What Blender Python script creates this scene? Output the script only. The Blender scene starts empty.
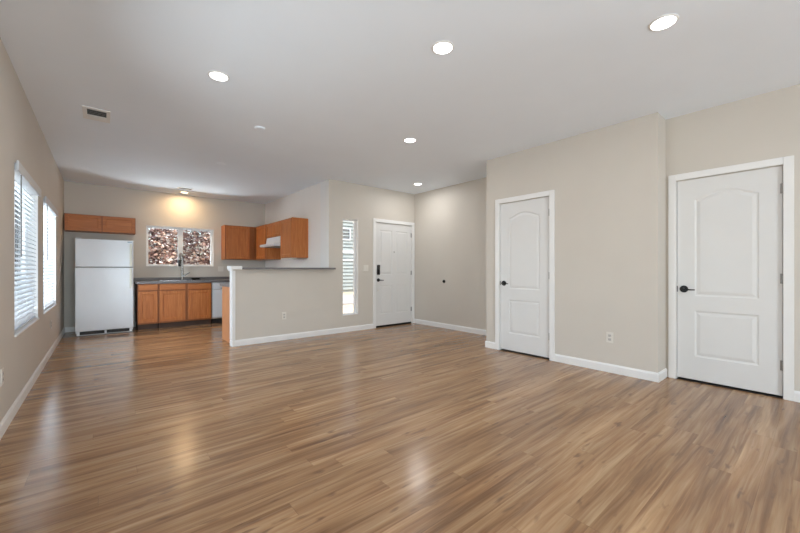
import bpy, bmesh, math, random
from mathutils import Vector, Matrix

random.seed(7)
sc = bpy.context.scene
COL = sc.collection

# ------------------------------------------------------------------ camera
CAM_H = 1.14
H = 2.73
cam_d = bpy.data.cameras.new('camera')
cam_d.sensor_width = 36.0
cam_d.lens = 16.0
cam_d.shift_y = 0.0035
cam_d.clip_start = 0.02
cam_d.clip_end = 300
cam = bpy.data.objects.new('camera', cam_d)
cam.location = (0, 0, CAM_H)
cam.rotation_euler = (math.radians(90), 0, math.radians(-39.87))
COL.objects.link(cam)
sc.camera = cam

# ------------------------------------------------------------------ world, sun, daylight, exposure
world = bpy.data.worlds.new('sky'); sc.world = world; world.use_nodes = True
wn = world.node_tree.nodes; wl = world.node_tree.links
wn.clear()
w_out = wn.new('ShaderNodeOutputWorld'); w_bg = wn.new('ShaderNodeBackground'); w_sky = wn.new('ShaderNodeTexSky')
w_sky.sky_type = 'NISHITA'; w_sky.sun_disc = False
w_sky.sun_elevation = math.radians(50); w_sky.sun_rotation = math.radians(90)
w_sky.air_density = 1.0; w_sky.dust_density = 3.0; w_sky.ozone_density = 1.0
w_bg.inputs['Strength'].default_value = 0.33
wl.new(w_sky.outputs[0], w_bg.inputs[0]); wl.new(w_bg.outputs[0], w_out.inputs[0])

def light(name, typ, loc, rot, energy, color=(1, 1, 1), **kw):
    d = bpy.data.lights.new(name, typ); d.energy = energy; d.color = color
    for k, v in kw.items(): setattr(d, k, v)
    o = bpy.data.objects.new(name, d); o.location = loc; o.rotation_euler = rot
    COL.objects.link(o); return o

light('sun', 'SUN', (20, -8, 20), Vector((.55, -.40, .75)).to_track_quat('Z', 'Y').to_euler(), 4.0, (1, .96, .9), angle=math.radians(1))
# fill daylight at an added, unseen glass sliding door behind the camera
light('added_patio_fill', 'AREA', (.7, -4.62, 1.05), (math.radians(116), 0, 0), 225, (.84, .925, 1), shape='RECTANGLE', size=2.2, size_y=2.1)
# daylight entering through the two blind-covered windows of the left wall
light('window_daylight_fill', 'AREA', (-.80, 4.8, 1.4), (0, math.radians(-104), 0), 26, (.85, .93, 1), shape='RECTANGLE', size=1.4, size_y=1.3)
light('window_daylight_fill', 'AREA', (-.80, 6.65, 1.4), (0, math.radians(-104), 0), 80, (.85, .93, 1), shape='RECTANGLE', size=1.4, size_y=1.3)

# fill daylight at an unseen window added to the left wall beside the camera
light('window_daylight_fill', 'AREA', (-1.0, 2.25, 1.1), (0, math.radians(-118), 0), 26, (.86, .935, 1), shape='RECTANGLE', size=1.4, size_y=1.9)
# fill daylight at an unseen window added to the right wall behind the camera
light('window_daylight_fill', 'AREA', (5.1, -2.6, 1.1), (0, math.radians(114), 0), 75, (.86, .935, 1), shape='RECTANGLE', size=1.4, size_y=2.0)
# daylight through the kitchen window
light('window_daylight_fill', 'AREA', (1.27, 9.45, .82), (math.radians(-125), 0, 0), 55, (.90, .96, 1), shape='RECTANGLE', size=1.2, size_y=.6)
vs = sc.view_settings
vs.view_transform = 'Standard'; vs.look = 'None'; vs.exposure = 0.43; vs.gamma = 1.0
vs.use_curve_mapping = False
sc.cycles.use_denoising = True
sc.cycles.max_bounces = 10; sc.cycles.diffuse_bounces = 7; sc.cycles.glossy_bounces = 4
sc.cycles.sample_clamp_indirect = 6
sc.cycles.caustics_reflective = False; sc.cycles.caustics_refractive = False

# ------------------------------------------------------------------ materials
def lin(r, g, b):
    f = lambda c: ((c / 255 + .055) / 1.055) ** 2.4 if c / 255 > .04045 else c / 255 / 12.92
    return (f(r), f(g), f(b), 1)

class NT:
    def __init__(s, name):
        s.m = bpy.data.materials.new(name); s.m.use_nodes = True
        s.n = s.m.node_tree.nodes; s.l = s.m.node_tree.links
        s.b = s.n['Principled BSDF']
    def new(s, t, **kw):
        n = s.n.new(t)
        for k, v in kw.items(): setattr(n, k, v)
        return n
    def link(s, a, b): s.l.new(a, b)
    def math(s, op, a, b=None, c=None):
        n = s.n.new('ShaderNodeMath'); n.operation = op
        for i, v in enumerate((a, b, c)):
            if v is None: continue
            if isinstance(v, (int, float)): n.inputs[i].default_value = v
            else: s.l.new(v, n.inputs[i])
        return n.outputs[0]
    def comb(s, x, y, z):
        n = s.n.new('ShaderNodeCombineXYZ')
        for i, v in enumerate((x, y, z)):
            if isinstance(v, (int, float)): n.inputs[i].default_value = v
            else: s.l.new(v, n.inputs[i])
        return n.outputs[0]
    def noise(s, vec, scale, detail=3, rough=.5, dist=0):
        n = s.n.new('ShaderNodeTexNoise'); n.inputs['Scale'].default_value = scale
        n.inputs['Detail'].default_value = detail; n.inputs['Roughness'].default_value = rough
        n.inputs['Distortion'].default_value = dist
        s.l.new(vec, n.inputs['Vector']); return n.outputs['Fac']
    def ramp(s, fac, stops):
        n = s.n.new('ShaderNodeValToRGB'); e = n.color_ramp.elements
        while len(e) < len(stops): e.new(.5)
        for i, (p, c) in enumerate(stops): e[i].position = p; e[i].color = c
        s.l.new(fac, n.inputs[0]); return n.outputs[0]
    def mix(s, fac, a, b, mode='MIX'):
        n = s.n.new('ShaderNodeMix'); n.data_type = 'RGBA'; n.blend_type = mode
        for sock, v in ((n.inputs[0], fac), (n.inputs[6], a), (n.inputs[7], b)):
            if isinstance(v, (int, float, tuple)): sock.default_value = v
            else: s.l.new(v, sock)
        return n.outputs[2]
    def bump(s, h, strength, dist=.002):
        n = s.n.new('ShaderNodeBump'); n.inputs['Strength'].default_value = strength; n.inputs['Distance'].default_value = dist
        s.l.new(h, n.inputs['Height']); s.l.new(n.outputs[0], s.b.inputs['Normal'])

def pbr(name, col, rough=.5, metal=0, tex=.03, scale=6, bump=0, bscale=200, spec=.5):
    t = NT(name); tc = t.new('ShaderNodeTexCoord').outputs['Object']
    f = t.noise(tc, scale, 3)
    a = tuple(min(1, c * (1 - tex)) for c in col[:3]) + (1,); b = tuple(min(1, c * (1 + tex)) for c in col[:3]) + (1,)
    t.link(t.ramp(f, [(.3, a), (.7, b)]), t.b.inputs['Base Color'])
    t.b.inputs['Roughness'].default_value = rough; t.b.inputs['Metallic'].default_value = metal
    t.b.inputs['Specular IOR Level'].default_value = spec
    if bump: t.bump(t.noise(tc, bscale, 2), bump)
    return t.m

M = {}
M['wall'] = pbr('beige_paint', lin(205, 199, 190), .55, tex=.015, scale=2, bump=.12, bscale=90, spec=.3)
M['kitchen_wall'] = pbr('pale_paint', lin(236, 232, 228), .5, tex=.015, scale=2, bump=.12, bscale=90, spec=.3)
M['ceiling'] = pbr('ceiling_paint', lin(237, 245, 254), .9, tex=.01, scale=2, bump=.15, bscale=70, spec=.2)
M['trim'] = pbr('white_trim_paint', lin(232, 232, 231), .35, tex=.01, spec=.4)
M['door'] = pbr('white_door_paint', lin(220, 220, 219), .38, tex=.008, spec=.4)
M['plastic'] = pbr('white_plastic', lin(222, 218, 210), .35, tex=.005)
M['fridge'] = pbr('white_appliance_enamel', lin(218, 222, 227), .28, tex=.006, bump=.05, bscale=300)
M['handle'] = pbr('cream_plastic', lin(218, 217, 204), .4, tex=.01)
M['dark'] = pbr('dark_gap', lin(28, 27, 27), .6, tex=.1)
M['black'] = pbr('black_metal', lin(18, 17, 17), .35, metal=.3, tex=.05)
M['nickel'] = pbr('brushed_nickel', lin(150, 148, 145), .35, metal=.9, tex=.05)
M['chrome'] = pbr('stainless_steel', lin(170, 170, 172), .25, metal=.9, tex=.04)
M['counter'] = pbr('grey_laminate', lin(112, 109, 110), .4, tex=.18, scale=60)
M['vinyl'] = pbr('white_vinyl', lin(236, 238, 240), .4, tex=.005)
M['blind'] = pbr('white_blind_slat', lin(206, 211, 216), .45, tex=.01)
M['grey_part'] = pbr('grey_plastic', lin(120, 120, 118), .5, tex=.05)
M['blue_badge'] = pbr('blue_grey_badge', lin(96, 130, 150), .4, tex=.05)
M['stone'] = pbr('tan_gravel', lin(200, 180, 152), .9, tex=.25, scale=9, bump=.3, bscale=20)
M['concrete'] = pbr('grey_concrete', lin(165, 160, 156), .9, tex=.08, scale=3)
M['bark'] = pbr('bark', lin(92, 70, 62), .9, tex=.2, scale=20)
M['stucco'] = pbr('outside_stucco', lin(190, 178, 162), .9, tex=.06, scale=4)
M['fence'] = pbr('weathered_fence', lin(112, 92, 86), .85, tex=.15, scale=5)

# wood plank floor: planks run along X, 0.19 m wide
def floor_mat():
    t = NT('laminate_planks')
    pos = t.new('ShaderNodeNewGeometry').outputs['Position']
    sp = t.new('ShaderNodeSeparateXYZ'); t.link(pos, sp.inputs[0]); X, Y = sp.outputs[0], sp.outputs[1]
    W, L = .112, 1.5
    yr = t.math('DIVIDE', Y, W); row = t.math('FLOOR', yr); fy = t.math('FRACT', yr)
    wn1 = t.new('ShaderNodeTexWhiteNoise', noise_dimensions='1D'); t.link(row, wn1.inputs['W'])
    xo = t.math('ADD', t.math('DIVIDE', X, L), t.math('MULTIPLY', wn1.outputs[0], 5.3))
    colm = t.math('FLOOR', xo); fx = t.math('FRACT', xo)
    wn2 = t.new('ShaderNodeTexWhiteNoise', noise_dimensions='2D'); t.link(t.comb(row, colm, 0), wn2.inputs['Vector'])
    rid = wn2.outputs[0]
    off = t.math('MULTIPLY', rid, 5)
    flow = t.noise(t.comb(t.math('MULTIPLY', X, 1.1), t.math('MULTIPLY', Y, 3), off), 1, 2)
    yw = t.math('ADD', Y, t.math('MULTIPLY', flow, .05))
    v_wide = t.comb(t.math('ADD', t.math('MULTIPLY', X, .8), off), t.math('MULTIPLY', yw, 13), off)
    v_fine = t.comb(t.math('ADD', t.math('MULTIPLY', X, 1.8), off), t.math('MULTIPLY', yw, 55), off)
    v_knot = t.comb(t.math('ADD', t.math('MULTIPLY', X, 3.0), off), t.math('MULTIPLY', Y, 11), off)
    wide = t.noise(v_wide, 1.25, 3, .5, .4); fine = t.noise(v_fine, 1.2, 3, .6, .3)
    knot = t.noise(v_knot, 1.9, 2, .5, .3)
    base = t.ramp(wide, [(.26, lin(100, 68, 44)), (.42, lin(138, 102, 69)), (.56, lin(164, 128, 92)), (.74, lin(196, 164, 126))])
    c = t.mix(.3, base, t.ramp(fine, [(.3, lin(92, 66, 50)), (.5, lin(142, 111, 85)), (.7, lin(184, 157, 128))]))
    c = t.mix(1, c, t.ramp(rid, [(0, (1.0, .995, .99, 1)), (1, (1.12, 1.12, 1.11, 1))]), 'MULTIPLY')
    band = t.noise(t.comb(t.math('MULTIPLY', X, .55), t.math('MULTIPLY', yw, 5.5), 3.3), 1.3, 2, .5, .3)
    c = t.mix(1, c, t.ramp(band, [(.3, (.84, .82, .80, 1)), (.5, (1, 1, 1, 1)), (.7, (1.12, 1.11, 1.09, 1))]), 'MULTIPLY')
    kf = t.ramp(knot, [(.64, (0, 0, 0, 1)), (.76, (1, 1, 1, 1))])
    c = t.mix(t.math('MULTIPLY', kf, .7), c, lin(98, 72, 56))
    f2 = t.math('FRACT', t.math('DIVIDE', Y, W * 2))
    sy = t.math('LESS_THAN', f2, .010)
    sx = t.math('LESS_THAN', fx, .0020)
    seam = t.math('MAXIMUM', sy, sx)
    c = t.mix(t.math('MULTIPLY', seam, .3), c, lin(90, 66, 50))
    t.link(c, t.b.inputs['Base Color'])
    rr = t.math('ADD', t.math('MULTIPLY', fine, .08), .17)
    t.link(rr, t.b.inputs['Roughness']); t.b.inputs['Specular IOR Level'].default_value = .44
    t.bump(t.math('SUBTRACT', fine, seam), .06, .002)
    return t.m
M['floor'] = floor_mat()

def oak(name, axis, k=1.0):
    t = NT(name); tc = t.new('ShaderNodeTexCoord').outputs['Object']
    sp = t.new('ShaderNodeSeparateXYZ'); t.link(tc, sp.inputs[0])
    s = [26, 26, 26]; s[axis] = 1.6
    v = t.comb(*[t.math('MULTIPLY', sp.outputs[i], s[i]) for i in range(3)])
    f = t.noise(v, 1.5, 4, .6, .8)
    g = lambda r, g_, b: tuple(c * k for c in lin(r, g_, b)[:3]) + (1,)
    t.link(t.ramp(f, [(.3, g(166, 95, 46)), (.55, g(185, 112, 58)), (.75, g(200, 129, 72))]), t.b.inputs['Base Color'])
    t.b.inputs['Roughness'].default_value = .42; t.b.inputs['Specular IOR Level'].default_value = .35
    t.bump(f, .05)
    return t.m
M['oak'] = oak('honey_oak_upright', 2)
M['oak_x'] = oak('honey_oak_level', 0)
M['oak_box_shaded'] = oak('honey_oak_carcass_shaded', 2, .62)  # oak darkened so the gaps between doors and drawers look shaded

M['oak_pale'] = pbr('pale_oak_veneer', lin(190, 132, 92), .4, tex=.05, scale=5)
def emit(name, col, st):
    t = NT(name); t.n.remove(t.b); e = t.new('ShaderNodeEmission')
    e.inputs[0].default_value = col; e.inputs[1].default_value = st
    t.link(e.outputs[0], t.n['Material Output'].inputs[0]); return t.m
M['lens'] = emit('lit_lens', (1, .985, .96, 1), 6)
M['lens_warm'] = emit('lit_warm_lens', (1, .80, .52, 1), 6)

def glass():
    t = NT('window_glass'); t.n.remove(t.b)
    tr = t.new('ShaderNodeBsdfTransparent'); gl = t.new('ShaderNodeBsdfGlossy'); gl.inputs['Roughness'].default_value = .02
    tr.inputs[0].default_value = (.95, .97, .97, 1)
    fr = t.new('ShaderNodeFresnel'); fr.inputs[0].default_value = 1.18
    mx = t.new('ShaderNodeMixShader'); t.link(fr.outputs[0], mx.inputs[0]); t.link(tr.outputs[0], mx.inputs[1]); t.link(gl.outputs[0], mx.inputs[2])
    t.link(mx.outputs[0], t.n['Material Output'].inputs[0]); return t.m
M['glass'] = glass()

def leaf_mat():
    t = NT('autumn_leaves')
    g = t.new('ShaderNodeNewGeometry')
    c = t.ramp(g.outputs['Random Per Island'], [(0, lin(104, 80, 78)), (.3, lin(146, 112, 104)), (.55, lin(188, 152, 132)), (.75, lin(214, 196, 186)), (1, lin(242, 238, 236))])
    t.link(c, t.b.inputs['Base Color']); t.b.inputs['Roughness'].default_value = .45
    return t.m
M['leaf'] = leaf_mat()

def siding_mat():
    t = NT('grey_lap_siding'); pos = t.new('ShaderNodeNewGeometry').outputs['Position']
    t.link(t.ramp(t.noise(pos, 2, 2), [(.3, lin(158, 164, 160)), (.7, lin(172, 176, 171))]), t.b.inputs['Base Color'])
    t.b.inputs['Roughness'].default_value = .8; return t.m
M['siding'] = siding_mat()

# ------------------------------------------------------------------ mesh helpers
class MB:
    def __init__(s): s.bm = bmesh.new()
    def box(s, x0, x1, y0, y1, z0, z1, bev=0):
        x0, x1 = sorted((x0, x1)); y0, y1 = sorted((y0, y1)); z0, z1 = sorted((z0, z1))
        r = bmesh.ops.create_cube(s.bm, size=1)
        vs_ = r['verts']
        for v in vs_:
            v.co = Vector((x0 + (v.co.x + .5) * (x1 - x0), y0 + (v.co.y + .5) * (y1 - y0), z0 + (v.co.z + .5) * (z1 - z0)))
        if bev:
            es = list({e for v in vs_ for e in v.link_edges})
            bmesh.ops.bevel(s.bm, geom=es, offset=bev, segments=2, profile=.6, affect='EDGES')
        return s
    def cyl(s, c, r, h, axis=2, seg=28, r2=None, bev=0):
        rr = bmesh.ops.create_cone(s.bm, cap_ends=True, segments=seg, radius1=r, radius2=r if r2 is None else r2, depth=h)
        rot = {2: Matrix.Identity(3), 0: Matrix.Rotation(math.pi / 2, 3, 'Y'), 1: Matrix.Rotation(-math.pi / 2, 3, 'X')}[axis]
        for v in rr['verts']: v.co = rot @ v.co + Vector(c)
        if bev:
            es = [e for e in {e for v in rr['verts'] for e in v.link_edges} if len(e.link_faces) == 2 and any(len(f.verts) > 4 for f in e.link_faces)]
            bmesh.ops.bevel(s.bm, geom=es, offset=bev, segments=2, profile=.6, affect='EDGES')
        return s
    def lathe(s, prof, c, axis=2, seg=40):
        rot = {2: Matrix.Identity(3), 0: Matrix.Rotation(math.pi / 2, 3, 'Y'), 1: Matrix.Rotation(-math.pi / 2, 3, 'X')}[axis]
        rings = []
        for r, z in prof:
            rings.append([s.bm.verts.new(rot @ Vector((r * math.cos(2 * math.pi * k / seg), r * math.sin(2 * math.pi * k / seg), z)) + Vector(c)) for k in range(seg)])
        for a, b in zip(rings, rings[1:]):
            for k in range(seg): s.bm.faces.new((a[k], a[(k + 1) % seg], b[(k + 1) % seg], b[k]))
        for rg, (r, z) in ((rings[0], prof[0]), (rings[-1], prof[-1])):
            if r > 1e-5:
                pass
        return s
    def tube(s, pts, r, seg=12):
        pts = [Vector(p) for p in pts]; rings = []
        up = Vector((0, 0, 1))
        prev = None
        for i, p in enumerate(pts):
            t = (pts[min(i + 1, len(pts) - 1)] - pts[max(i - 1, 0)]).normalized()
            if prev is None:
                a = t.orthogonal().normalized()
            else:
                a = (prev - t * prev.dot(t)).normalized()
            prev = a; b = t.cross(a)
            rad = r[i] if isinstance(r, (list, tuple)) else r
            rings.append([s.bm.verts.new(p + (a * math.cos(2 * math.pi * k / seg) + b * math.sin(2 * math.pi * k / seg)) * rad) for k in range(seg)])
        for A, B in zip(rings, rings[1:]):
            for k in range(seg): s.bm.faces.new((A[k], A[(k + 1) % seg], B[(k + 1) % seg], B[k]))
        s.bm.faces.new(rings[0]); s.bm.faces.new(rings[-1])
        return s
    def prism(s, pts2, axis, a, b):
        # closed outline pts2 in the two other axes, extruded along axis from a to b
        def P(p, w):
            if axis == 0: return Vector((w, p[0], p[1]))
            if axis == 1: return Vector((p[0], w, p[1]))
            return Vector((p[0], p[1], w))
        A = [s.bm.verts.new(P(p, a)) for p in pts2]; B = [s.bm.verts.new(P(p, b)) for p in pts2]
        n = len(A)
        for k in range(n): s.bm.faces.new((A[k], A[(k + 1) % n], B[(k + 1) % n], B[k]))
        s.bm.faces.new(A); s.bm.faces.new(B)
        return s
    def build(s, name, mat, parent=None, smooth=False):
        bmesh.ops.recalc_face_normals(s.bm, faces=s.bm.faces)
        me = bpy.data.meshes.new(name); s.bm.to_mesh(me); s.bm.free()
        me.materials.append(M[mat] if isinstance(mat, str) else mat)
        if smooth:
            for p in me.polygons: p.use_smooth = True
            try:
                me.set_sharp_from_angle(angle=math.radians(38))
            except Exception: pass
        o = bpy.data.objects.new(name, me); COL.objects.link(o)
        if parent is not None: o.parent = parent; o.matrix_parent_inverse = Matrix.Translation(-parent.location)
        return o

def empty(name, loc):
    o = bpy.data.objects.new(name, None); o.location = loc; o.empty_display_size = .1; COL.objects.link(o); return o
def tag(o, label=None, cat=None, group=None, kind=None):
    if label: o['label'] = label
    if cat: o['category'] = cat
    if group: o['group'] = group
    if kind: o['kind'] = kind
    return o
def thing(name, loc, label, cat, group=None): return tag(empty(name, loc), label, cat, group)
def struct(o, label, cat): return tag(o, label, cat, None, 'structure')

# ------------------------------------------------------------------ room shell
XL, XE, XC, XD = -.54, 5.08, 4.31, 4.59       # left wall, entry wall, closet wall, right wall with door
YR, YF, YK = -4.2, 5.6, 8.8                   # rear wall, front wall, kitchen back wall
XK = 3.05                                     # kitchen side wall
CY0, CY1 = 1.09, 3.185                        # closet bump-out

def wall(name, axis, p0, p1, a0, a1, z0, z1, holes=(), mat='wall', backing=None, label='', bev=0):
    m = MB()
    def B(q0, q1, b0, b1, c0, c1):
        if b1 - b0 < 1e-4 or c1 - c0 < 1e-4: return
        if axis == 'x': m.box(q0, q1, b0, b1, c0, c1)
        else: m.box(b0, b1, q0, q1, c0, c1)
    cur = a0
    for (ha, hb, hz0, hz1) in sorted(holes):
        B(p0, p1, cur, ha, z0, z1); B(p0, p1, ha, hb, z0, hz0); B(p0, p1, ha, hb, hz1, z1); cur = hb
    B(p0, p1, cur, a1, z0, z1)
    if backing: B(backing[0], backing[1], a0, a1, z0, z1)
    return struct(m.build(name, mat), label, 'wall')

# floor
struct(MB().box(XL - .15, XE + .17, YR - .15, YF + .0, -.12, 0).box(XL - .15, XK, YF, YK + .15, -.12, 0).build('floor', 'floor'),
       'brown wood-look plank floor running through the room and kitchen', 'floor')
# ceiling
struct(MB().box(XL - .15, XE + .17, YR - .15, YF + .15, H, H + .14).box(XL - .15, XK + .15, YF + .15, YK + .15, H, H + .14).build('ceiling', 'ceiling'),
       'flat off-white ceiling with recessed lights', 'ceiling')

W0 = (1.3, 3.2, .60, 1.995)
W6 = (-3.6, -1.6, .60, 1.995)
W1 = (4.13, 5.46, .60, 1.995); W2 = (5.92, 7.37, .61, 1.995)
KW = (.667, 1.905, 1.20, 2.035)
SW = (3.326, 3.659, .30, 2.065)
D1 = (2.228 - .006, 2.955 + .006, 0, 2.06)
D2 = (.244 - .006, .994 + .006, 0, 2.055)
D3 = (4.066 - .006, 4.997 + .006, 0, 2.055)
PD = (-.4, 1.8, 0, 2.1)

wall('wall_left', 'x', XL - .15, XL, YR - .15, YK + .15, 0, H, [W0, W1, W2], label='long beige left wall with two blind-covered windows')
wall('wall_back', 'y', YK, YK + .15, XL, XK + .15, 0, H, [KW], label='beige kitchen back wall behind the fridge and sink window')
wall('wall_kitchen_side', 'x', XK, XK + .15, YF + .15, YK, 0, H, mat='kitchen_wall', label='pale kitchen side wall behind the oak cabinets')
wall('wall_front', 'y', YF, YF + .15, XK + .15, XE + .17, 0, H, [SW, D3], backing=None, label='beige wall with the front door and narrow window')
wall('wall_entry', 'x', XE, XE + .17, CY1 - .1, YF, 0, H, label='beige entry wall to the right of the front door')
wall('wall_closet', 'x', XC, XC + .09, CY0, CY1, 0, H, [D1], label='beige projecting wall holding the middle arched-panel door')
wall('wall_closet_return', 'y', CY0, CY0 + .1, XC + .09, XD + .1, 0, H, label='narrow beige return beside the right-hand door')
wall('wall_closet_side', 'y', CY1 - .1, CY1, XC + .09, XE, 0, H, label='beige side of the projecting wall facing the entry')
wall('wall_closet_back', 'x', XE, XE + .17, CY0 + .1, CY1 - .1, 0, H, label='wall inside the closet behind the middle door')
wall('wall_right_rear', 'x', XD, XD + .2, YR, -1.0, 0, H, [W6], label='beige right wall behind the camera with an added bare window')
wall('wall_right', 'x', XD, XD + .1, -1.0, CY0, 0, H, [D2], backing=(XD + .1, XD + .2), label='beige wall holding the right-hand door')
wall('wall_rear', 'y', YR - .15, YR, XL, XD + .2, 0, H, [PD], label='beige rear wall with an added wide glass patio door')
# half wall under the bar
struct(MB().box(1.47, XK, YF, YF + .12, 0, 1.137).build('wall_half', 'wall'), 'beige half wall dividing the kitchen from the room', 'wall')
struct(MB().box(XK, XK + .15, YF, YF + .15, 0, H).build('wall_corner', 'wall'), 'beige wall corner at the right end of the bar', 'wall')

# baseboards
BH, BT = .092, .014
def base(name, axis, face, sgn, segs, label, cap0=False, cap1=False):
    m = MB()
    for a, b in segs:
        prof = [(0, 0), (BT, 0), (BT, BH - .018), (BT * .55, BH - .006), (BT * .35, BH), (0, BH)]
        pts = [(face + sgn * p, z) for p, z in prof]
        m.prism(pts, 0 if axis == 'y' else 1, a, b) if axis == 'y' else m.prism(pts, 1, a, b)
    return struct(m.build(name, 'trim'), label, 'baseboard')
# prism(axis=0) spans X with outline in (y,z); prism(axis=1) spans Y with outline in (x,z)
base('baseboard_left', 'x', XL, 1, [(YR, YK)], 'white baseboard along the left wall under the windows')
base('baseboard_kitchen', 'y', YK, -1, [(XL + BT, .45)], 'white baseboard on the kitchen wall behind the fridge')
base('baseboard_half_wall', 'y', YF, -1, [(1.47 - BT, 4.0)], 'white baseboard along the half wall to the front door')
base('baseboard_half_wall_end', 'x', 1.47, -1, [(YF, YF + .12)], 'short white baseboard on the end of the half wall')
base('baseboard_entry', 'x', XE, -1, [(CY1, YF)], 'white baseboard along the entry wall right of the front door')
base('baseboard_closet', 'x', XC, -1, [(CY0 - BT, 2.172), (3.018, CY1 + BT)], 'white baseboard either side of the middle door')
base('baseboard_closet_return', 'y', CY0, -1, [(XC, XD)], 'short white baseboard on the return beside the right-hand door')
base('baseboard_closet_side', 'y', CY1, 1, [(XC, XE)], 'white baseboard on the entry side of the projecting wall')
base('baseboard_right', 'x', XD, -1, [(YR, .174)], 'white baseboard to the right of the right-hand door')
base('baseboard_rear', 'y', YR, 1, [(PD[1] + .07, XD)], 'white baseboard along the rear wall')

struct(MB().box(XK - .004, XK - .0002, YF + .001, YF + .31, 1.17, H - .001).build('trim_3', 'trim'), 'pale vertical strip on the kitchen side of the wall corner', 'trim')
# half wall end trim and cap
struct(MB().box(1.458, 1.47, YF - .012, YF + .132, BH, 1.119).box(1.47, 1.50, YF - .012, YF, BH, 1.119).build('trim_1', 'trim'),
       'white vertical corner trim on the end of the half wall', 'trim')

# ------------------------------------------------------------------ doors
def offset_loop(pts, d):
    n = len(pts); out = []
    area = sum(pts[i][0] * pts[(i + 1) % n][1] - pts[(i + 1) % n][0] * pts[i][1] for i in range(n))
    s = 1 if area > 0 else -1
    for i in range(n):
        p0, p1, p2 = Vector(pts[i - 1]), Vector(pts[i]), Vector(pts[(i + 1) % n])
        e1 = (p1 - p0).normalized(); e2 = (p2 - p1).normalized()
        n1 = Vector((-e1.y, e1.x)) * s; n2 = Vector((-e2.y, e2.x)) * s
        b = (n1 + n2); b = b / max(b.length_squared / 2, .4) if b.length > 1e-6 else n1
        out.append(tuple(p1 + b * d))
    return out

def panel_slab(mapf, w, h, panels, prof, thick):
    """slab in local (u, z, depth); mapf maps (u, z, d) to world, d > 0 goes into the wall."""
    bm = bmesh.new()
    def ring(pts, d): return [bm.verts.new(mapf(u, z, d)) for u, z in pts]
    def edges(vs_): return [bm.edges.new((vs_[i], vs_[(i + 1) % len(vs_)])) for i in range(len(vs_))]
    outer = [(0, 0), (w, 0), (w, h), (0, h)]
    e = 0.002
    fo = ring(offset_loop(outer, e), 0)
    es = edges(fo); loops = []
    for p in panels:
        r = ring(p, 0); es += edges(r); loops.append((p, r))
    bmesh.ops.triangle_fill(bm, use_beauty=True, use_dissolve=False, edges=es)
    for p, r in loops:
        prev = r
        for o_, d_ in prof:
            nx = ring(offset_loop(p, o_), d_)
            for k in range(len(nx)): bm.faces.new((prev[k], prev[(k + 1) % len(nx)], nx[(k + 1) % len(nx)], nx[k]))
            prev = nx
        bm.faces.new(prev)
    side = ring(outer, e); back = ring(outer, thick)
    for a, b in ((fo, side), (side, back)):
        for k in range(4): bm.faces.new((a[k], a[(k + 1) % 4], b[(k + 1) % 4], b[k]))
    bm.faces.new(back)
    m = MB(); m.bm.free(); m.bm = bm
    return m

def arch_panel(u0, u1, z0, zs, rise):
    pts = [(u0, z0), (u1, z0), (u1, zs)]
    n = 14
    for k in range(1, n):
        t = k / n; u = u1 + (u0 - u1) * t
        s = math.sin(math.pi * t)
        pts.append((u, zs + rise * s ** 1.25))
    pts.append((u0, zs)); return pts
def rect_panel(u0, u1, z0, z1): return [(u0, z0), (u1, z0), (u1, z1), (u0, z1)]
DOOR_PROF = [(.007, .005), (.018, .0075), (.026, .005), (.045, .001)]

def make_door(name, root_loc, mapf, w, h, panels, hinge_u, label, casing_w=.064, gap=.006, zfloor=.02, rec=.014, cas_proud=.017):
    root = empty(name, root_loc); struct(root, label, 'door')
    f = lambda u, z, d: mapf(u, z + zfloor, d + rec)
    panel_slab(f, w, h, panels, DOOR_PROF, .035).build('door_slab', 'door', root)
    # jamb and casing
    m = MB()
    def bx(u0, u1, z0, z1, d0, d1, bev=0):
        a = mapf(u0, z0, d0); b = mapf(u1, z1, d1); m.box(a[0], b[0], a[1], b[1], a[2], b[2], bev)
    bx(-gap - casing_w, -gap, 0, h + zfloor + gap + casing_w, -cas_proud, 0, .004)
    bx(w + gap, w + gap + casing_w, 0, h + zfloor + gap + casing_w, -cas_proud, 0, .004)
    bx(-gap, w + gap, h + zfloor + gap - .001, h + zfloor + gap + casing_w, -cas_proud + .0006, 0, .004)
    m.build('casing', 'trim', root)
    m = MB()
    bx(-gap + .0005, -.003, 0, h + zfloor, 0.0, .08); bx(w + .003, w + gap - .0005, 0, h + zfloor, .0, .08); bx(-gap, w + gap, h + zfloor + .003, h + zfloor + gap - .0005, 0, .08)
    m.build('jamb', 'trim', root)
    # dark threshold under the slab
    m = MB(); bx(0, w, 0, .004, .004, .085); m.build('threshold', 'dark', root)
    for hz in (.27, h / 2 + .02, h - .2):
        m = MB()
        c = mapf(hinge_u, hz + zfloor, rec - .008)
        m.cyl(c, .0065, .088, 2, 12, bev=.001)
        a = mapf(hinge_u - .016, hz - .044 + zfloor, rec - .003); b = mapf(hinge_u + .0, hz + .044 + zfloor, rec + .001)
        m.box(a[0], b[0], a[1], b[1], a[2], b[2])
        hg = m.build('hinge', 'nickel', root, True); hg['label'] = 'nickel butt hinge on the door edge'
    return root

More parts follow.
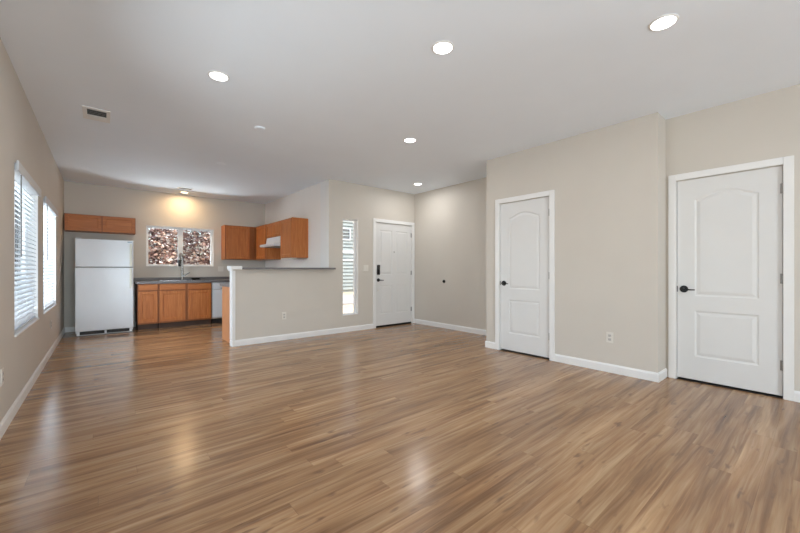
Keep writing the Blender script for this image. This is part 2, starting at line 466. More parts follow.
def lever(root, mapf, u, z, dirn, rec=.014, axis=0):
    m = MB(); c = mapf(u, z, rec - .006)
    m.cyl(c, .033, .012, axis, 32, bev=.003)
    c = mapf(u, z, rec - .03); m.cyl(c, .012, .045, axis, 20)
    hd = m.build('door_handle', 'black', root, True); hd['label'] = 'black lever handle on a round rosette'
    m = MB()
    pts = [mapf(u + dirn * t, z - .004 * math.sin(t * 20), rec - .05 - (.004 if t > .02 else 0)) for t in (-.006, .01, .04, .07, .098)]
    m.tube(pts, [.0095, .009, .0075, .0065, .006], 12)
    lv = m.build('lever', 'black', hd, True)
    lv.matrix_parent_inverse = root.matrix_parent_inverse.copy()
    hd_inv = Matrix.Translation(-root.location)
    lv.matrix_parent_inverse = Matrix.Identity(4)
    # latch face on the slab edge
    m = MB(); a = mapf(-.0055 if u < .2 else 0, z - .03, rec - .001); b = mapf(.004, z + .03, rec + .02)
    m.box(a[0], b[0], a[1], b[1], a[2], b[2]); m.build('latch', 'black', root)
    return hd

# middle door (on the closet wall, plane X = XC, u runs towards -Y)
w1 = 2.955 - 2.228
mp1 = lambda u, z, d: Vector((XC + d, 2.955 - u, z))
door1 = make_door('door_1', (XC, 2.6, 0), mp1, w1, 2.04, [arch_panel(.135, w1 - .135,   .85, 1.825, .072), rect_panel(.135, w1 - .135, .235, .70)], w1 + .001,
                  'white arched two-panel door in the middle wall beside the entry')
lever(door1, mp1, .058, .945, 1)
w2 = .994 - .244
mp2 = lambda u, z, d: Vector((XD + d, .994 - u, z))
door2 = make_door('door_2', (XD, .62, 0), mp2, w2, 2.035, [arch_panel(.143, w2 - .147,   .85, 1.825, .072), rect_panel(.143, w2 - .147, .235, .70)], w2 + .001,
                  'white arched two-panel door at the far right of the room')
lever(door2, mp2, .055, .937, 1)
w3 = 4.997 - 4.066
mp3 = lambda u, z, d: Vector((4.066 + u, YF + d, z))
st, ml = .11, .095; pw = (w3 - 2 * st - ml) / 2
pans = []
for k in range(2):
    u0 = st + k * (pw + ml)
    pans += [rect_panel(u0, u0 + pw, 1.0, 1.88), rect_panel(u0, u0 + pw, .22, .79)]
door3 = make_door('door_3', (4.53, YF, 0), mp3, w3, 2.02, pans, w3 + .001, 'white four-panel front door with black keypad lock', zfloor=.035)
lever(door3, mp3, .065, .93, 1, axis=1)
sw = MB().box(4.07, 4.993, YF + .012, YF + .04, .006, .034).build('door_gap_shade', 'black', door3)  # added black strip paints the shade of the gap under the door
sw['label'] = 'black strip standing in for the shaded gap along the bottom edge'
kp = MB().box(4.066 + .035, 4.066 + .095, YF - .014, YF + .014, 1.035, 1.225, .008).build('keypad_lock', 'black', door3)
kp['label'] = 'black electronic keypad deadbolt'
m = MB()
for r_ in range(4):
    for c_ in range(3): m.cyl((4.066 + .051 + c_ * .014, YF - .0145, 1.195 - r_ * .018), .0045, .003, 1, 12)
m.build('keypad_button', 'grey_part', kp).matrix_parent_inverse = Matrix.Identity(4)
MB().cyl((4.066 + w3 / 2, YF + .010, 1.49), .012, .012, 1, 20, bev=.002).build('peephole', 'nickel', door3, True)
MB().cyl((4.066 + .06, YF + .010, .725), .016, .010, 1, 20, bev=.002).build('cover_disc', 'plastic', door3, True)
struct(MB().box(4.0, 5.07, YF + .05, YF + .16, -.02, .008).build('trim_2', 'dark'), 'dark threshold under the front door', 'trim')

# unseen patio door added behind the camera to let in fill daylight
pd = struct(empty('door_4_added', (.7, YR, 0)), 'added unseen wide glass patio door in the rear wall', 'door')
m = MB(); y0, y1 = YR - .12, YR - .04
for a, b in ((PD[0], PD[0] + .06), (.66, .74), (PD[1] - .06, PD[1])): m.box(a, b, y0, y1, .0, 2.1)
m.box(PD[0], PD[1], y0, y1, 0, .06).box(PD[0], PD[1], y0, y1, 2.04, 2.1).build('frame', 'vinyl', pd)
m = MB()
m.box(PD[0] - .06, PD[0], YR, YR + .016, 0, 2.16).box(PD[1], PD[1] + .06, YR, YR + .016, 0, 2.16).box(PD[0] - .06, PD[1] + .06, YR, YR + .016, 2.1, 2.16).build('casing', 'trim', pd)
MB().box(PD[0] + .06, .66, YR - .085, YR - .079, .06, 2.04).box(.74, PD[1] - .06, YR - .085, YR - .079, .06, 2.04).build('pane', 'glass', pd)

# ------------------------------------------------------------------ windows
def window_box(root, axis, p_in, p_out, a0, a1, z0, z1, fw=.035, mull=(), fd=(.09, .14)):
    """frame set in the outer part of the wall; p_in = room face, going out to p_out"""
    s = 1 if p_out > p_in else -1
    q0, q1 = p_in + s * fd[0], p_in + s * fd[1]
    m = MB()
    def B(m, b0, b1, c0, c1, r0=q0, r1=q1, bev=0):
        if axis == 'x': m.box(r0, r1, b0, b1, c0, c1, bev)
        else: m.box(b0, b1, r0, r1, c0, c1, bev)
    B(m, a0, a0 + fw, z0, z1); B(m, a1 - fw, a1, z0, z1); B(m, a0 + fw, a1 - fw, z0, z0 + fw); B(m, a0 + fw, a1 - fw, z1 - fw, z1)
    for c, w in mull: B(m, c - w / 2, c + w / 2, z0 + fw, z1 - fw, q0 - s * .004)
    m.build('window_frame', 'vinyl', root)
    m = MB(); qc = (q0 + q1) / 2; B(m, a0 + fw * .8, a1 - fw * .8, z0 + fw * .8, z1 - fw * .8, qc - .002, qc + .002)
    m.build('pane', 'glass', root)
    return B

for n, (a0, a1, z0, z1), lab in ((1, W1, 'tall left-wall window nearest the camera behind white blinds'), (2, W2, 'tall left-wall window nearest the fridge behind white blinds')):
    r = struct(empty('window_%d' % n, (XL, (a0 + a1) / 2, z0)), lab, 'window')
    B = window_box(r, 'x', XL, XL - .15, a0, a1, z0, z1, .04, [((a0 + a1) / 2, .04)], (.09, .14))
    MB().box(XL - .09, XL + .012, a0 + .001, a1 - .001, z0, z0 + .016, .003).build('window_sill', 'trim', r)
    m = MB(); m.box(XL - .09, XL, a0, a0 + .004, z0 + .016, z1).box(XL - .09, XL, a1 - .004, a1, z0 + .016, z1).box(XL - .09, XL, a0, a1, z1 - .004, z1)
    m.build('window_lining', 'trim', r)
    bl = thing('window_blind', (XL - .03, (a0 + a1) / 2, z1),
               'white horizontal slat blind in the left window nearest the camera' if n == 1 else 'white horizontal slat blind in the left window nearest the fridge', 'blind', 'white slat blinds on the left wall')
    b0, b1 = a0 + .008, a1 - .008
    MB().box(XL - .062, XL + .012, b0, b1, z1 - .062, z1 - .006, .004).box(XL + .0125, XL + .026, a0 - .015, a1 + .015, z1 - .07, z1 + .012, .004).build('headrail', 'blind', bl)
    MB().box(XL - .055, XL - .015, b0, b1, z0 + .022, z0 + .040, .004).build('bottom_rail', 'blind', bl)
    m = MB(); zz = z0 + .075; tilt = math.radians(28)
    while zz < z1 - .075:
        cx, dx, dz = XL - .034, .0255 * math.cos(tilt), .0255 * math.sin(tilt)
        # slightly crowned slat, room edge lower
        pr = [(cx + dx, zz - dz), (cx + dx * .3, zz - dz * .3 + .003), (cx - dx * .3, zz + dz * .3 + .003), (cx - dx, zz + dz),
              (cx - dx, zz + dz - .003), (cx - dx * .3, zz + dz * .3), (cx + dx * .3, zz - dz * .3), (cx + dx, zz - dz - .003)]
        m.prism(pr, 1, b0, b1)
        zz += .043
    m.build('slats', 'blind', bl)
    m = MB()
    for t in (.12, .5, .88):
        yy = b0 + (b1 - b0) * t
        m.box(XL - .0085, XL - .0065, yy - .001, yy + .001, z0 + .03, z1 - .05).box(XL - .0615, XL - .0595, yy - .001, yy + .001, z0 + .03, z1 - .05)
    m.build('ladder_cord', 'blind', bl)
    m = MB(); m.tube([(XL + .016, b0 + .16, z1 - .05), (XL + .017, b0 + .16, z1 - .75)], .0045, 8).build('tilt_wand', 'grey_part', bl)

r = struct(empty('window_5', (XL, 2.25, .6)), 'added unseen wide bare window in the left wall beside the camera', 'window')  # window added out of view as an opening for fill daylight
window_box(r, 'x', XL, XL - .15, *W0, .045, [(2.25, .04)], (.09, .14))
MB().box(XL - .09, XL + .012, W0[0], W0[1], W0[2], W0[2] + .016, .003).build('window_sill', 'trim', r)
r = struct(empty('window_6', (XD, -2.6, .6)), 'added unseen wide bare window in the right wall behind the camera', 'window')  # unseen window, added to brighten the left side of the room
window_box(r, 'x', XD, XD + .15, *W6, .045, [(-2.6, .04)], (.09, .14))
MB().box(XD - .012, XD + .09, W6[0], W6[1], W6[2], W6[2] + .016, .003).build('window_sill', 'trim', r)
# kitchen window
r = struct(empty('window_3', (1.27, YK, 1.2)), 'wide white-framed kitchen window above the sink', 'window')
window_box(r, 'y', YK, YK + .15, *KW, .045, [(1.275, .09)], (.08, .13))
m = MB(); m.box(KW[0], KW[0] + .006, YK, YK + .08, KW[2], KW[3]).box(KW[1] - .006, KW[1], YK, YK + .08, KW[2], KW[3]).box(KW[0], KW[1], YK, YK + .08, KW[3] - .006, KW[3])
m.build('window_lining', 'trim', r)
MB().box(KW[0] - .0, KW[1] + .0, YK - .012, YK + .08, KW[2], KW[2] + .018, .003).build('window_sill', 'trim', r)
# sidelight
r = struct(empty('window_4', (3.5, YF, .3)), 'tall narrow window between the bar and the front door', 'window')
window_box(r, 'y', YF, YF + .15, *SW, .022, [], (.09, .13))
m = MB(); m.box(SW[0], SW[0] + .004, YF, YF + .09, SW[2], SW[3]).box(SW[1] - .004, SW[1], YF, YF + .09, SW[2], SW[3]).box(SW[0], SW[1], YF, YF + .09, SW[3] - .004, SW[3])
m.build('window_lining', 'trim', r)
MB().box(SW[0], SW[1], YF - .006, YF + .09, SW[2], SW[2] + .016, .003).build('window_sill', 'trim', r)

# ------------------------------------------------------------------ bar top
bt = thing('bar_top', (2.3, YF + .1, 1.137), 'grey laminate bar top on the half wall', 'countertop')
MB().box(1.585, 3.0495, YF - .1, YF + .33, 1.1375, 1.1675, .004).box(3.0495, 3.13, YF - .1, YF - .001, 1.1375, 1.1675, .004).build('worktop', 'counter', bt)
cp = tag(MB().box(1.43, 1.5845, YF - .06, YF + .17, 1.1375, 1.19, .005).box(1.44, 1.4695, YF - .03, YF + .15, 1.12, 1.1375, .003).build('end_cap', 'trim'), 'white painted cap block on the open end of the half wall', 'cap')

# ------------------------------------------------------------------ kitchen cabinets
CAB_PROF = [(.004, .006), (.008, .009), (.02, .009)]
def cab_door(parent, name, axis, face, u0, u1, z0, z1, hinge_dir=1, mat='oak', frame=.055, thick=.019, panelled=True):
    """axis 'y': face looks to -Y at y = face (front surface at face-thick); axis 'x': looks to -X"""
    w, h = u1 - u0, z1 - z0
    if axis == 'y': mp = lambda u, z, d: Vector((u0 + u, face - thick + d, z0 + z))
    else: mp = lambda u, z, d: Vector((face - thick + d, u1 - u, z0 + z))
    pl = [rect_panel(frame, w - frame, frame, h - frame)] if panelled and w > .15 and h > .15 else []
    return panel_slab(mp, w, h, pl, CAB_PROF, thick - .0005).build(name, mat, parent)

def upper(root, x0, x1, y0, y1, z0, z1):
    return MB().box(x0, x1, y0, y1, z0, z1, .0015).build('cabinet_body', 'oak_box_shaded', root)

G_UP = 'oak wall cabinets in the kitchen'
# above the fridge
c = thing('wall_cabinet', (-.02, 8.64, 1.82), 'low two-door oak wall cabinet above the white fridge', 'cabinet', G_UP)
upper(c, -.52, .48, 8.5, YK, 1.82, 2.12)
cab_door(c, 'cabinet_door', 'y', 8.5, -.508, -.022, 1.83, 2.11, mat='oak_x', frame=.045)
cab_door(c, 'cabinet_door', 'y', 8.5, -.006, .468, 1.83, 2.11, mat='oak_x', frame=.045)
# right of the window, on the back wall
c = thing('wall_cabinet', (2.36, 8.64, 1.36), 'single-door oak wall cabinet right of the sink window', 'cabinet', G_UP)
upper(c, 2.065, 2.72, 8.5, YK, 1.36, 2.12)
MB().box(2.0612, 2.0648, 8.482, YK, 1.36, 2.12).build('side_panel', 'oak', c)
cab_door(c, 'cabinet_door', 'y', 8.5, 2.085, 2.585, 1.372, 2.108)
# side run
c = thing('wall_cabinet', (2.9, 8.2, 1.36), 'tall oak corner wall cabinet left of the range hood', 'cabinet', G_UP)
MB().box(2.7205, XK, 7.8, YK, 1.36, 2.12, .0015).build('cabinet_body', 'oak_box_shaded', c)
MB().box(2.7205, XK, 7.7985, 7.7999, 1.36, 1.809).build('side_panel', 'oak', c)
cab_door(c, 'cabinet_door', 'x', 2.7205, 7.815, 8.4, 1.372, 2.108)
c = thing('wall_cabinet', (2.9, 7.4, 1.81), 'short two-door oak wall cabinet over the range hood', 'cabinet', G_UP)
MB().box(2.74, XK, 7.0005, 7.7995, 1.81, 2.12, .0015).build('cabinet_body', 'oak_box_shaded', c)
cab_door(c, 'cabinet_door', 'x', 2.74, 7.01, 7.39, 1.822, 2.108, frame=.045); cab_door(c, 'cabinet_door', 'x', 2.74, 7.405, 7.785, 1.822, 2.108, frame=.045)
c = thing('wall_cabinet', (2.9, 6.7, 1.36), 'oak end wall cabinet right of the range hood with bare side panel', 'cabinet', G_UP)
MB().box(2.74, XK, 6.43, 6.9995, 1.36, 2.12, .0015).build('cabinet_body', 'oak_box_shaded', c)
cab_door(c, 'cabinet_door', 'x', 2.74, 6.445, 6.985, 1.372, 2.108)
MB().box(2.722, XK, 6.4262, 6.4298, 1.36, 2.12).build('side_panel', 'oak', c)
ul = tag(MB().box(2.75, 2.84, 6.47, 6.97, 1.334, 1.3595, .005).build('under_cabinet_light', 'plastic'), 'white slim light bar fixed beneath the oak end wall cabinet', 'light')
# hood
hd = thing('range_hood', (2.8, 7.4, 1.62), 'white range hood under the short oak cabinet', 'range hood')
m = MB(); m.prism([(XK - .001, 1.665), (2.715, 1.665), (2.735, 1.8095), (XK - .001, 1.8095)], 1, 7.005, 7.795); m.build('hood_body', 'fridge', hd)
m = MB(); m.prism([(XK - .001, 1.61), (2.60, 1.61), (2.585, 1.622), (2.585, 1.652), (2.60, 1.6645), (XK - .001, 1.6645)], 1, 7.003, 7.797); m.build('hood_lip', 'fridge', hd)
MB().box(2.66, 2.98, 7.08, 7.72, 1.604, 1.6095).build('filter', 'grey_part', hd)

# base cabinets along the back wall
TK = .105
def base_cab(label, x0, x1, loc, cols, yf=8.2):
    c = thing('base_cabinet', loc, label, 'cabinet', 'oak base cabinets under the sink counter')
    ye = YK - .004
    MB().box(x0, x1, yf, yf + .018, TK, .866).box(x0, x0 + .016, yf + .018, ye, TK, .866).box(x1 - .016, x1, yf + .018, ye, TK, .866).box(x0 + .016, x1 - .016, yf + .018, ye, TK, TK + .016).box(x0 + .016, x1 - .016, ye - .01, ye, TK + .016, .866).build('cabinet_body', 'oak_box_shaded', c)
    MB().box(x0 + .01, x1 - .003, yf + .06, ye, 0, TK).build('toe_kick', 'dark_oak', c)
    for a, b in cols:
        cab_door(c, 'drawer_front', 'y', yf, a, b, .742, .85, mat='oak_x', panelled=False)
        cab_door(c, 'cabinet_door', 'y', yf, a, b, .135, .722, frame=.058)
    return c
M['dark_oak'] = pbr('dark_stained_kick', lin(70, 48, 36), .6, tex=.1)
base_cab('narrow oak base cabinet beside the fridge', .49, .8145, (.65, 8.5, 0), [(.502, .80)])
base_cab('wide two-door oak base cabinet under the sink', .8155, 1.735, (1.27, 8.5, 0), [(.833, 1.262), (1.312, 1.722)])
# dishwasher
dw = thing('dishwasher', (2.04, 8.5, 0), 'white dishwasher right of the oak sink cabinet', 'dishwasher')
MB().box(1.745, 2.345, 8.24, YK - .02, .1, .862).build('tub', 'fridge', dw)
MB().box(1.748, 2.342, 8.175, 8.2395, .13, .72, .006).build('door_panel', 'fridge', dw)
MB().box(1.748, 2.342, 8.17, 8.2395, .727, .86, .006).build('control_panel', 'fridge', dw)
MB().box(1.90, 2.19, 8.157, 8.17, .735, .752, .003).build('handle', 'grey_part', dw)
MB().box(1.755, 2.335, 8.26, 8.5, 0, .0995).build('toe_kick', 'dark', dw)
# blind corner base
c = thing('base_cabinet', (2.7, 8.5, 0), 'oak corner base cabinet right of the dishwasher', 'cabinet', 'oak base cabinets under the sink counter')
MB().box(2.352, XK - .004, 8.2, YK - .004, TK, .866, .0015).build('cabinet_body', 'oak_box_shaded', c)
MB().box(2.36, XK - .004, 8.26, YK - .004, 0, TK).build('toe_kick', 'dark_oak', c)
cab_door(c, 'cabinet_door', 'y', 8.2, 2.37, 2.7, .135, .85)
# peninsula base behind the half wall
c = thing('base_cabinet', (2.2, 6.0, 0), 'oak peninsula cabinet with plain end panel behind the half wall', 'cabinet', 'oak base cabinets under the sink counter')
MB().box(1.5145, XK - .004, YF + .125, 6.33, TK, .866, .0015).build('cabinet_body', 'oak_box_shaded', c)
MB().box(1.50, 1.514, YF + .133, 6.35, 0, .866, .001).build('end_panel', 'oak_pale', c)
MB().box(1.52, XK - .004, YF + .125, 6.27, 0, TK).build('toe_kick', 'dark_oak', c)

# counters: sink run and peninsula
ct = thing('kitchen_worktop', (1.7, 8.5, .87), 'grey laminate counter with low backsplash under the kitchen window', 'countertop')
# cut-out for the sink
sx0, sx1, sy0, sy1 = .86, 1.68, 8.27, 8.68
MB().box(.455, sx0, 8.165, YK, .8665, .91).box(sx1, XK, 8.165, YK, .8665, .91).box(sx0, sx1, 8.165, sy0, .8665, .91).box(sx0, sx1, sy1, YK, .8665, .91).build('worktop', 'counter', ct)
MB().box(.455, XK, YK - .02, YK, .91, .972, .002).build('backsplash', 'counter', ct)
ct = thing('kitchen_worktop', (2.2, 6.0, .87), 'grey laminate counter on the peninsula cabinet behind the half wall', 'countertop')
MB().box(1.47, XK, YF + .134, 6.38, .8665, .91, .003).build('worktop', 'counter', ct)

# sink (top-mount, rim on counter)
sk = thing('kitchen_sink', (1.27, 8.47, .91), 'stainless steel double sink set in the grey counter', 'sink')
m = MB()
def frame_rect(m, x0, x1, y0, y1, ix0, ix1, iy0, iy1, z0, z1):
    m.box(x0, ix0, y0, y1, z0, z1).box(ix1, x1, y0, y1, z0, z1).box(ix0, ix1, y0, iy0, z0, z1).box(ix0, ix1, iy1, y1, z0, z1)
frame_rect(m, sx0 - .02, sx1 + .02, sy0 - .02, sy1 + .02, sx0 + .02, sx1 - .02, sy0 + .02, sy1 - .07, .9105, .916)
m.box(1.26, 1.28, sy0 + .02, sy1 - .07, .90, .916).build('rim', 'chrome', sk)
m = MB()
for a, b in ((sx0 + .02, 1.26), (1.28, sx1 - .02)):
    frame_rect(m, a - .002, b + .002, sy0 + .018, sy1 - .068, a, b, sy0 + .02, sy1 - .07, .75, .91)
    m.box(a, b, sy0 + .02, sy1 - .07, .748, .75)
m.build('basin', 'chrome', sk)

# faucet
fx, fy = 1.275, 8.64
fc = thing('faucet', (fx, fy, .916), 'tall steel pull-down faucet behind the sink', 'faucet')
MB().cyl((fx, fy, .93), .027, .028, 2, 28, bev=.004).cyl((fx, fy, .99), .026, .13, 2, 24).build('base', 'nickel', fc, True)
R = .075; dx, dy = -.45, -.893
pts = [(fx, fy, 1.03), (fx, fy, 1.2), (fx, fy, 1.385)]
for k in range(1, 12):
    a = math.pi * k / 12
    pts.append((fx + dx * R * (1 - math.cos(a)), fy + dy * R * (1 - math.cos(a)), 1.385 + R * math.sin(a)))
pts += [(fx + dx * 2 * R, fy + dy * 2 * R, 1.385), (fx + dx * 2 * R, fy + dy * 2 * R, 1.33)]
MB().tube(pts, .021, 16).build('spout', 'nickel', fc, True)
ex, ey = fx + dx * 2 * R, fy + dy * 2 * R
MB().cyl((ex, ey, 1.265), .026, .13, 2, 24, r2=.022, bev=.003).build('spray_head', 'dark', fc, True)
MB().tube([(fx + .012, fy - .01, 1.0), (fx + .05, fy - .03, 1.02), (fx + .13, fy - .06, 1.075)], [.016, .014, .011], 10).build('handle', 'nickel', fc, True)
# dark shallow dish on the sink rim
ds = MB().lathe([(.0, .002), (.07, .0), (.09, .034), (.092, .038), (.087, .038), (.066, .006), (.0, .007)], (1.53, 8.745 - .03 - .03, .9165), 2, 32).build('shallow_dish', 'black', None, True)
tag(ds, 'small black shallow dish on the counter right of the faucet', 'dish')

# ------------------------------------------------------------------ refrigerator
fr = thing('refrigerator', (.035, 8.45, 0), 'white top-freezer refrigerator against the kitchen wall', 'refrigerator')
fx0, fx1 = -.365, .43
MB().box(fx0 + .005, fx1 - .005, 8.195, YK - .03, .03, 1.655, .006).build('cabinet_body', 'fridge', fr)
MB().box(fx0, fx1, 8.12, 8.19, 1.182, 1.665, .012).build('freezer_door', 'fridge', fr)
MB().box(fx0, fx1, 8.12, 8.19, .075, 1.172, .012).build('fridge_door', 'fridge', fr)
MB().box(fx0 + .01, fx1 - .01, 8.19, 8.196, .09, 1.66).build('door_gasket', 'grey_part', fr)
for z0, z1 in ((1.195, 1.60), (.80, 1.155)):
    m = MB(); xx = fx1 - .045
    m.box(xx - .016, xx + .016, 8.075, 8.092, z0, z1, .006)
    m.box(xx - .013, xx + .013, 8.088, 8.121, z0 + .005, z0 + .05, .004).box(xx - .013, xx + .013, 8.088, 8.121, z1 - .05, z1 - .005, .004)
    m.build('handle', 'handle', fr)['label'] = 'cream vertical door handle'
m = MB(); m.box(fx0 + .06, .02, 8.128, 8.16, .018, .07).box(.05, fx1 - .06, 8.128, 8.16, .018, .07)
m.build('toe_grille', 'dark', fr)
m = MB()
m.box(fx0 + .02, fx1 - .02, 8.1605, 8.195, .02, .0745).box(fx0 + .02, fx0 + .06, 8.13, 8.16, .008, .074).box(fx1 - .06, fx1 - .02, 8.13, 8.16, .008, .074).box(.02, .05, 8.13, 8.16, .012, .074).box(fx0 + .06, fx1 - .06, 8.13, 8.16, .008, .0175)
m.build('grille_frame', 'fridge', fr)
for x in (fx0 + .05, fx1 - .05):
    MB().cyl((x, 8.6, .015), .02, .03, 2, 16).build('foot', 'dark', fr)
MB().box(fx0 + .01, fx0 + .08, 8.14, 8.22, 1.6655, 1.68, .004).build('hinge_cover', 'fridge', fr)
MB().box(fx1 - .09, fx1 - .025, 8.1165, 8.1205, 1.625, 1.64, .001).build('badge', 'blue_badge', fr)['label'] = 'small blue-grey badge'

# ------------------------------------------------------------------ wall plates
def plate(name, axis, face, sgn, a, z, w, h, label, cat, group, kind='outlet'):
    """axis 'x': on an X plane (runs along Y); sgn = direction into room"""
    base_loc = (face, a, z) if axis == 'x' else (a, face, z)
    r = thing(name, base_loc, label, cat, group)
    def bx(m, u0, u1, z0, z1, d0, d1, bev=0):
        if axis == 'x': m.box(face + sgn * d0, face + sgn * d1, a + u0, a + u1, z + z0, z + z1, bev)
        else: m.box(a + u0, a + u1, face + sgn * d0, face + sgn * d1, z + z0, z + z1, bev)
        return m
    bx(MB(), -w / 2, w / 2, -h / 2, h / 2, .0, .006, .002).build('cover_plate', 'plastic', r)
    if kind == 'outlet':
        for zc in (.021, -.021):
            s = bx(MB(), -.016, .016, zc - .014, zc + .014, .006, .0085, .001).build('socket', 'plate_grey', r)
            m = MB(); bx(m, -.008, -.0055, zc - .004, zc + .006, .0085, .0089); bx(m, .0055, .008, zc - .004, zc + .006, .0085, .0089); bx(m, -.002, .002, zc - .011, zc - .007, .0085, .0089)
            m.build('slot', 'dark', s).matrix_parent_inverse = Matrix.Identity(4)
    elif kind == 'switch':
        n = max(1, round(w / .07))
        for k in range(n):
            u = (k - (n - 1) / 2) * .046
            bx(MB(), u - .016, u + .016, -.033, .033, .006, .010, .002).build('rocker', 'plastic', r)
    return r
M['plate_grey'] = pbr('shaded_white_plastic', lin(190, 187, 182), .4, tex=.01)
G_O = 'wall outlets'
plate('wall_outlet', 'x', XC, -1, 1.533, .385, .072, .115, 'white outlet low on the wall between the two arched doors', 'outlet', G_O)
plate('wall_outlet', 'y', YF, -1, 2.24, .39, .072, .115, 'white outlet low on the half wall under the bar', 'outlet', G_O)
plate('wall_outlet', 'x', XL, 1, 3.66, .395, .072, .115, 'white outlet on the left wall at the edge of the photo', 'outlet', G_O)
plate('wall_outlet', 'x', XL, 1, 6.68, .40, .072, .115, 'white outlet on the left wall under the farther window', 'outlet', G_O)
plate('blank_wall_plate', 'x', XE, -1, 4.355, .40, .07, .115, 'wall-coloured blank plate low on the entry wall', 'wall plate', None, kind='blank').children[0].data.materials[0] = M['wall']
plate('light_switch', 'y', YF, -1, 3.83, 1.165, .115, .115, 'white double light switch left of the front door', 'switch', None, kind='switch')
plate('light_switch', 'x', XL, 1, 8.0, 1.15, .072, .115, 'white light switch on the left wall beside the fridge', 'switch', None, kind='switch')
plate('light_switch', 'y', YK, -1, 2.05, 1.15, .115, .115, 'white switch plate right of the kitchen window above the counter', 'switch', None, kind='switch')
db = thing('door_bumper', (XE, 4.746, .905), 'small round black bumper on the entry wall at door-knob height', 'door bumper')
MB().cyl((XE - .004, 4.746, .905), .03, .008, 0, 28, bev=.002).build('collar', 'black', db, True)
MB().cyl((XE - .014, 4.746, .905), .02, .016, 0, 24, bev=.004).build('cushion', 'black', db, True)

# ------------------------------------------------------------------ ceiling fixtures
def downlight(x, y, label, warm=False, energy=5, r=.066):
    d = thing('recessed_light', (x, y, H), label, 'ceiling light', 'recessed ceiling lights')
    MB().lathe([(r + .014, 0), (r + .013, -.004), (r + .002, -.007), (r, -.004), (r, 0)], (x, y, H), 2, 48).build('trim_ring', 'trim', d, True)
    MB().cyl((x, y, H - .003), r, .005, 2, 48).build('lens', 'lens_warm' if warm else 'lens', d)
    lo = light('lamp', 'AREA', (0, 0, -.012), (0, 0, 0), energy, (1, .68, .36) if warm else (1, .985, .97), shape='DISK', size=.15)
    lo.parent = d
    return d
downlight(.73, 3.20, 'lit recessed ceiling light on the left, nearest the ceiling vent')
downlight(1.87, 1.76, 'lit recessed ceiling light at the top centre of the photo')
downlight(2.77, .67, 'lit recessed ceiling light nearest the right-hand door', energy=3.5)
downlight(2.90, 3.28, 'lit recessed ceiling light in the middle of the room')
downlight(4.50, 4.87, 'lit recessed ceiling light in the entry corner by the front door', energy=6)
downlight(1.29, 8.48, 'warm glowing recessed light above the kitchen window', True, 7, .06)

# ceiling register (left)
def px(u_, v_, z):
    f = 355.56; uu = (u_ - 400) / f; k = (z - CAM_H) * f / (269.3 - v_)
    return k * (uu * .7676 + .6409), k * (-uu * .6409 + .7676)
def register(cx, cy, lx, ly, label, dark_frac=(0.1, .9, .45, .88), slats=5):
    r_ = thing('ceiling_vent', (cx, cy, H), label, 'ceiling vent')
    x0, x1, y0, y1 = cx - lx / 2, cx + lx / 2, cy - ly / 2, cy + ly / 2
    a0, a1 = x0 + lx * dark_frac[0], x0 + lx * dark_frac[1]; b0, b1 = y0 + ly * dark_frac[2], y0 + ly * dark_frac[3]
    m = MB(); m.box(x0, a0, y0, y1, H - .008, H, .002).box(a1, x1, y0, y1, H - .008, H, .002).box(a0, a1, y0, b0, H - .008, H, .001).box(a0, a1, b1, y1, H - .008, H, .001)
    m.build('frame', 'trim', r_)
    MB().box(a0, a1, b0, b1, H - .0015, H).build('backing', 'dark', r_)
    m = MB()
    for k in range(slats):
        yy = b0 + (k + .5) * (b1 - b0) / slats
        m.box(a0, a1, yy - .0015, yy + .0035, H - .007, H - .003)
    m.build('louvres', 'grey_part', r_)
    return r_
register(-.05, 4.80, .215, .36, 'white ceiling vent with dark louvres near the left wall', (.16, .86, .12, .60), 4)
register(1.24, 8.08, .26, .13, 'small ceiling vent just in front of the warm kitchen light', (.08, .92, .15, .85), 3)
x, y = px(260, 128, H)
sd = thing('smoke_detector', (x, y, H), 'round white smoke detector on the ceiling between vent and kitchen', 'smoke detector')
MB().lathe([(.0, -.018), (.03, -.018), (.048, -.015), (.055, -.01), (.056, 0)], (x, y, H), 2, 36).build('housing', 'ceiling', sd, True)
x, y = px(221, 164, H)
sd = thing('ceiling_cover_plate', (x, y, H), 'flat round white cover plate on the kitchen ceiling', 'cover plate')
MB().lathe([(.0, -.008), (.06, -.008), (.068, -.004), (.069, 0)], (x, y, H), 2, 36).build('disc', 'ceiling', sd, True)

# ------------------------------------------------------------------ outside
def outside_box(x0, x1, y0, y1, z0, z1, name, mat, label, cat): return struct(MB().box(x0, x1, y0, y1, z0, z1).build(name, mat), label, cat)
outside_box(-40, 60, -40, 70, -.4, -.15, 'ground', 'stone', 'tan gravel ground outside the windows', 'ground')
outside_box(3.4, 14, 11.2, 14.8, -.15, -.1, 'driveway', 'concrete', 'grey concrete driveway crossing in front of the neighbouring house', 'driveway')

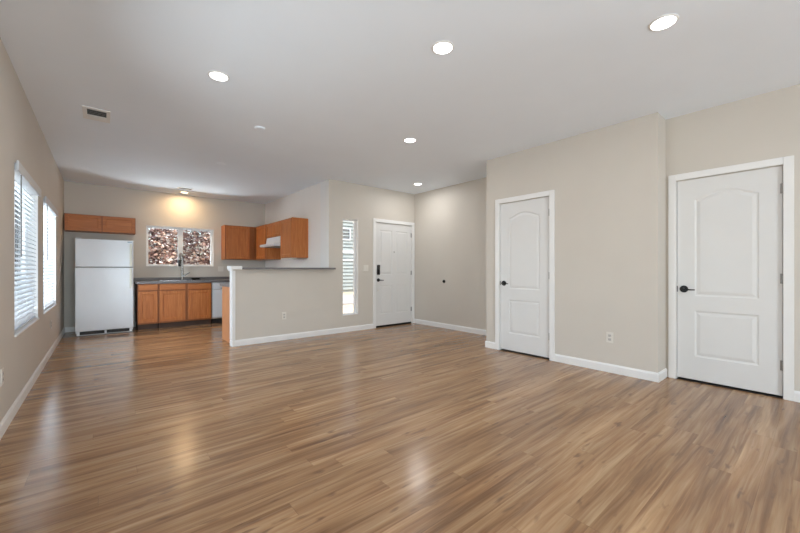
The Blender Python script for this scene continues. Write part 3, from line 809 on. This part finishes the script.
# reddish-leaved shrubs outside the kitchen window
def shrub(cx, cy, zr, rad, n, label, seed):
    rnd = random.Random(seed)
    r_ = thing('leafy_shrub', (cx, cy, -.15), label, 'shrub', 'reddish shrubs outside the kitchen window')
    m = MB()
    tips = []
    for k in range(9):
        a = rnd.uniform(0, 6.28); l = rnd.uniform(.3, 1) * rad * .8
        p = [(cx + .1 * math.cos(a), cy + .1 * math.sin(a), -.2)]
        for j in range(1, 6):
            t = j / 5
            p.append((cx + math.cos(a) * l * t + rnd.uniform(-.06, .06), cy + math.sin(a) * l * t + rnd.uniform(-.06, .06), -.2 + (zr - .1) * t))
        m.tube(p, [.022, .02, .016, .013, .009, .005], 6)
    m.build('stems', 'bark', r_)
    bm = bmesh.new()
    for k in range(n):
        a = rnd.uniform(0, 6.283); rr = rad * math.sqrt(rnd.random()); z = rnd.uniform(.2, zr)
        bulge = 1 - .35 * (z / zr) ** 3
        c_ = Vector((cx + rr * bulge * math.cos(a), cy + rr * bulge * math.sin(a), z))
        L = rnd.uniform(.06, .12); W_ = L * .36
        rot = Matrix.Rotation(rnd.uniform(0, 6.28), 3, 'Z') @ Matrix.Rotation(rnd.uniform(-1.1, 1.1), 3, 'X') @ Matrix.Rotation(rnd.uniform(-.8, .8), 3, 'Y')
        P = [(-L / 2, 0, 0), (-L * .15, W_, .008), (L * .2, W_ * .85, .008), (L / 2, 0, -.006), (L * .2, -W_ * .85, .008), (-L * .15, -W_, .008)]
        vv = [bm.verts.new(rot @ Vector(p) + c_) for p in P]
        bm.faces.new((vv[0], vv[1], vv[2], vv[3])); bm.faces.new((vv[0], vv[3], vv[4], vv[5]))
    me = bpy.data.meshes.new('foliage'); bm.to_mesh(me); bm.free(); me.materials.append(M['leaf'])
    o = bpy.data.objects.new('foliage', me); COL.objects.link(o); o.parent = r_; o.matrix_parent_inverse = Matrix.Translation(-r_.location)
    return r_
shrub(.95, 10.9, 3.1, .6, 4200, 'reddish leafy shrub filling the left kitchen window pane', 1)
shrub(2.2, 11.0, 2.9, .6, 4200, 'reddish leafy shrub filling the right kitchen window pane', 2)
shrub(1.6, 12.3, 3.3, .62, 3600, 'reddish leafy shrub behind and between the two nearer shrubs', 3)
shrub(3.0, 12.3, 3.2, .62, 3600, 'reddish leafy shrub at the right, behind the nearer shrubs', 4)
# board fence behind the shrubs
fe = thing('board_fence', (2, 13.4, -.15), 'weathered board fence behind the reddish shrubs', 'fence')
m = MB(); x = -3.0; k = 0
while x < 5.2: m.box(x, x + .14, 13.4, 13.42, -.15, 1.55); x += .148
m.build('boards', 'fence', fe)
MB().box(-3, 5.2, 13.42, 13.46, .2, .3).box(-3, 5.2, 13.42, 13.46, 1.2, 1.3).build('rail', 'fence', fe)

# neighbouring house seen through the narrow window
nh = thing('neighbour_house', (11, 18, -.15), 'grey lap-sided house across the way outside the narrow window', 'house')
m = MB(); Yh = 17.4; z = .0
while z < 6: 
    m.prism([(Yh, z), (Yh - .07, z), (Yh - .008, z + .2), (Yh, z + .2)], 0, 7.5, 16); z += .2
m.box(7.5, 16, Yh, Yh + 6, -.15, 6.0); m.build('siding_wall', 'siding', nh)
MB().box(7.4, 16.1, Yh - .08, Yh - .02, 1.62, 1.72).box(7.4, 16.1, Yh - .08, Yh - .02, 2.05, 2.2).build('trim_board', 'vinyl', nh)
m = MB()
wx0, wx1, wz0, wz1 = 10.15, 10.75, 2.85, 3.4
mm = MB(); mm.box(wx0 - .07, wx0, Yh - .08, Yh, wz0 - .07, wz1 + .07).box(wx1, wx1 + .07, Yh - .08, Yh, wz0 - .07, wz1 + .07).box(wx0, wx1, Yh - .08, Yh, wz0 - .07, wz0).box(wx0, wx1, Yh - .08, Yh, wz1, wz1 + .07)
wf = mm.build('window', 'vinyl', nh)
MB().box(wx0, wx1, Yh - .05, Yh - .035, wz0, wz1).build('pane', 'grey_part', wf).matrix_parent_inverse = Matrix.Identity(4)
m.prism([(7.2, 6.0), (16.3, 6.0), (11.75, 8.2)], 1, Yh - .4, Yh + 6.4); m.build('roof', 'concrete', nh)

# parent-space fix: grandchildren were built in world space
bpy.context.view_layer.update()
for o in list(bpy.data.objects):
    if o.type == 'MESH' and o.parent is not None and o.parent.parent is not None:
        top = o.parent.parent
        # parent mesh already carries the offset of its own parent, so its world matrix is identity
        o.matrix_parent_inverse = Matrix.Identity(4)
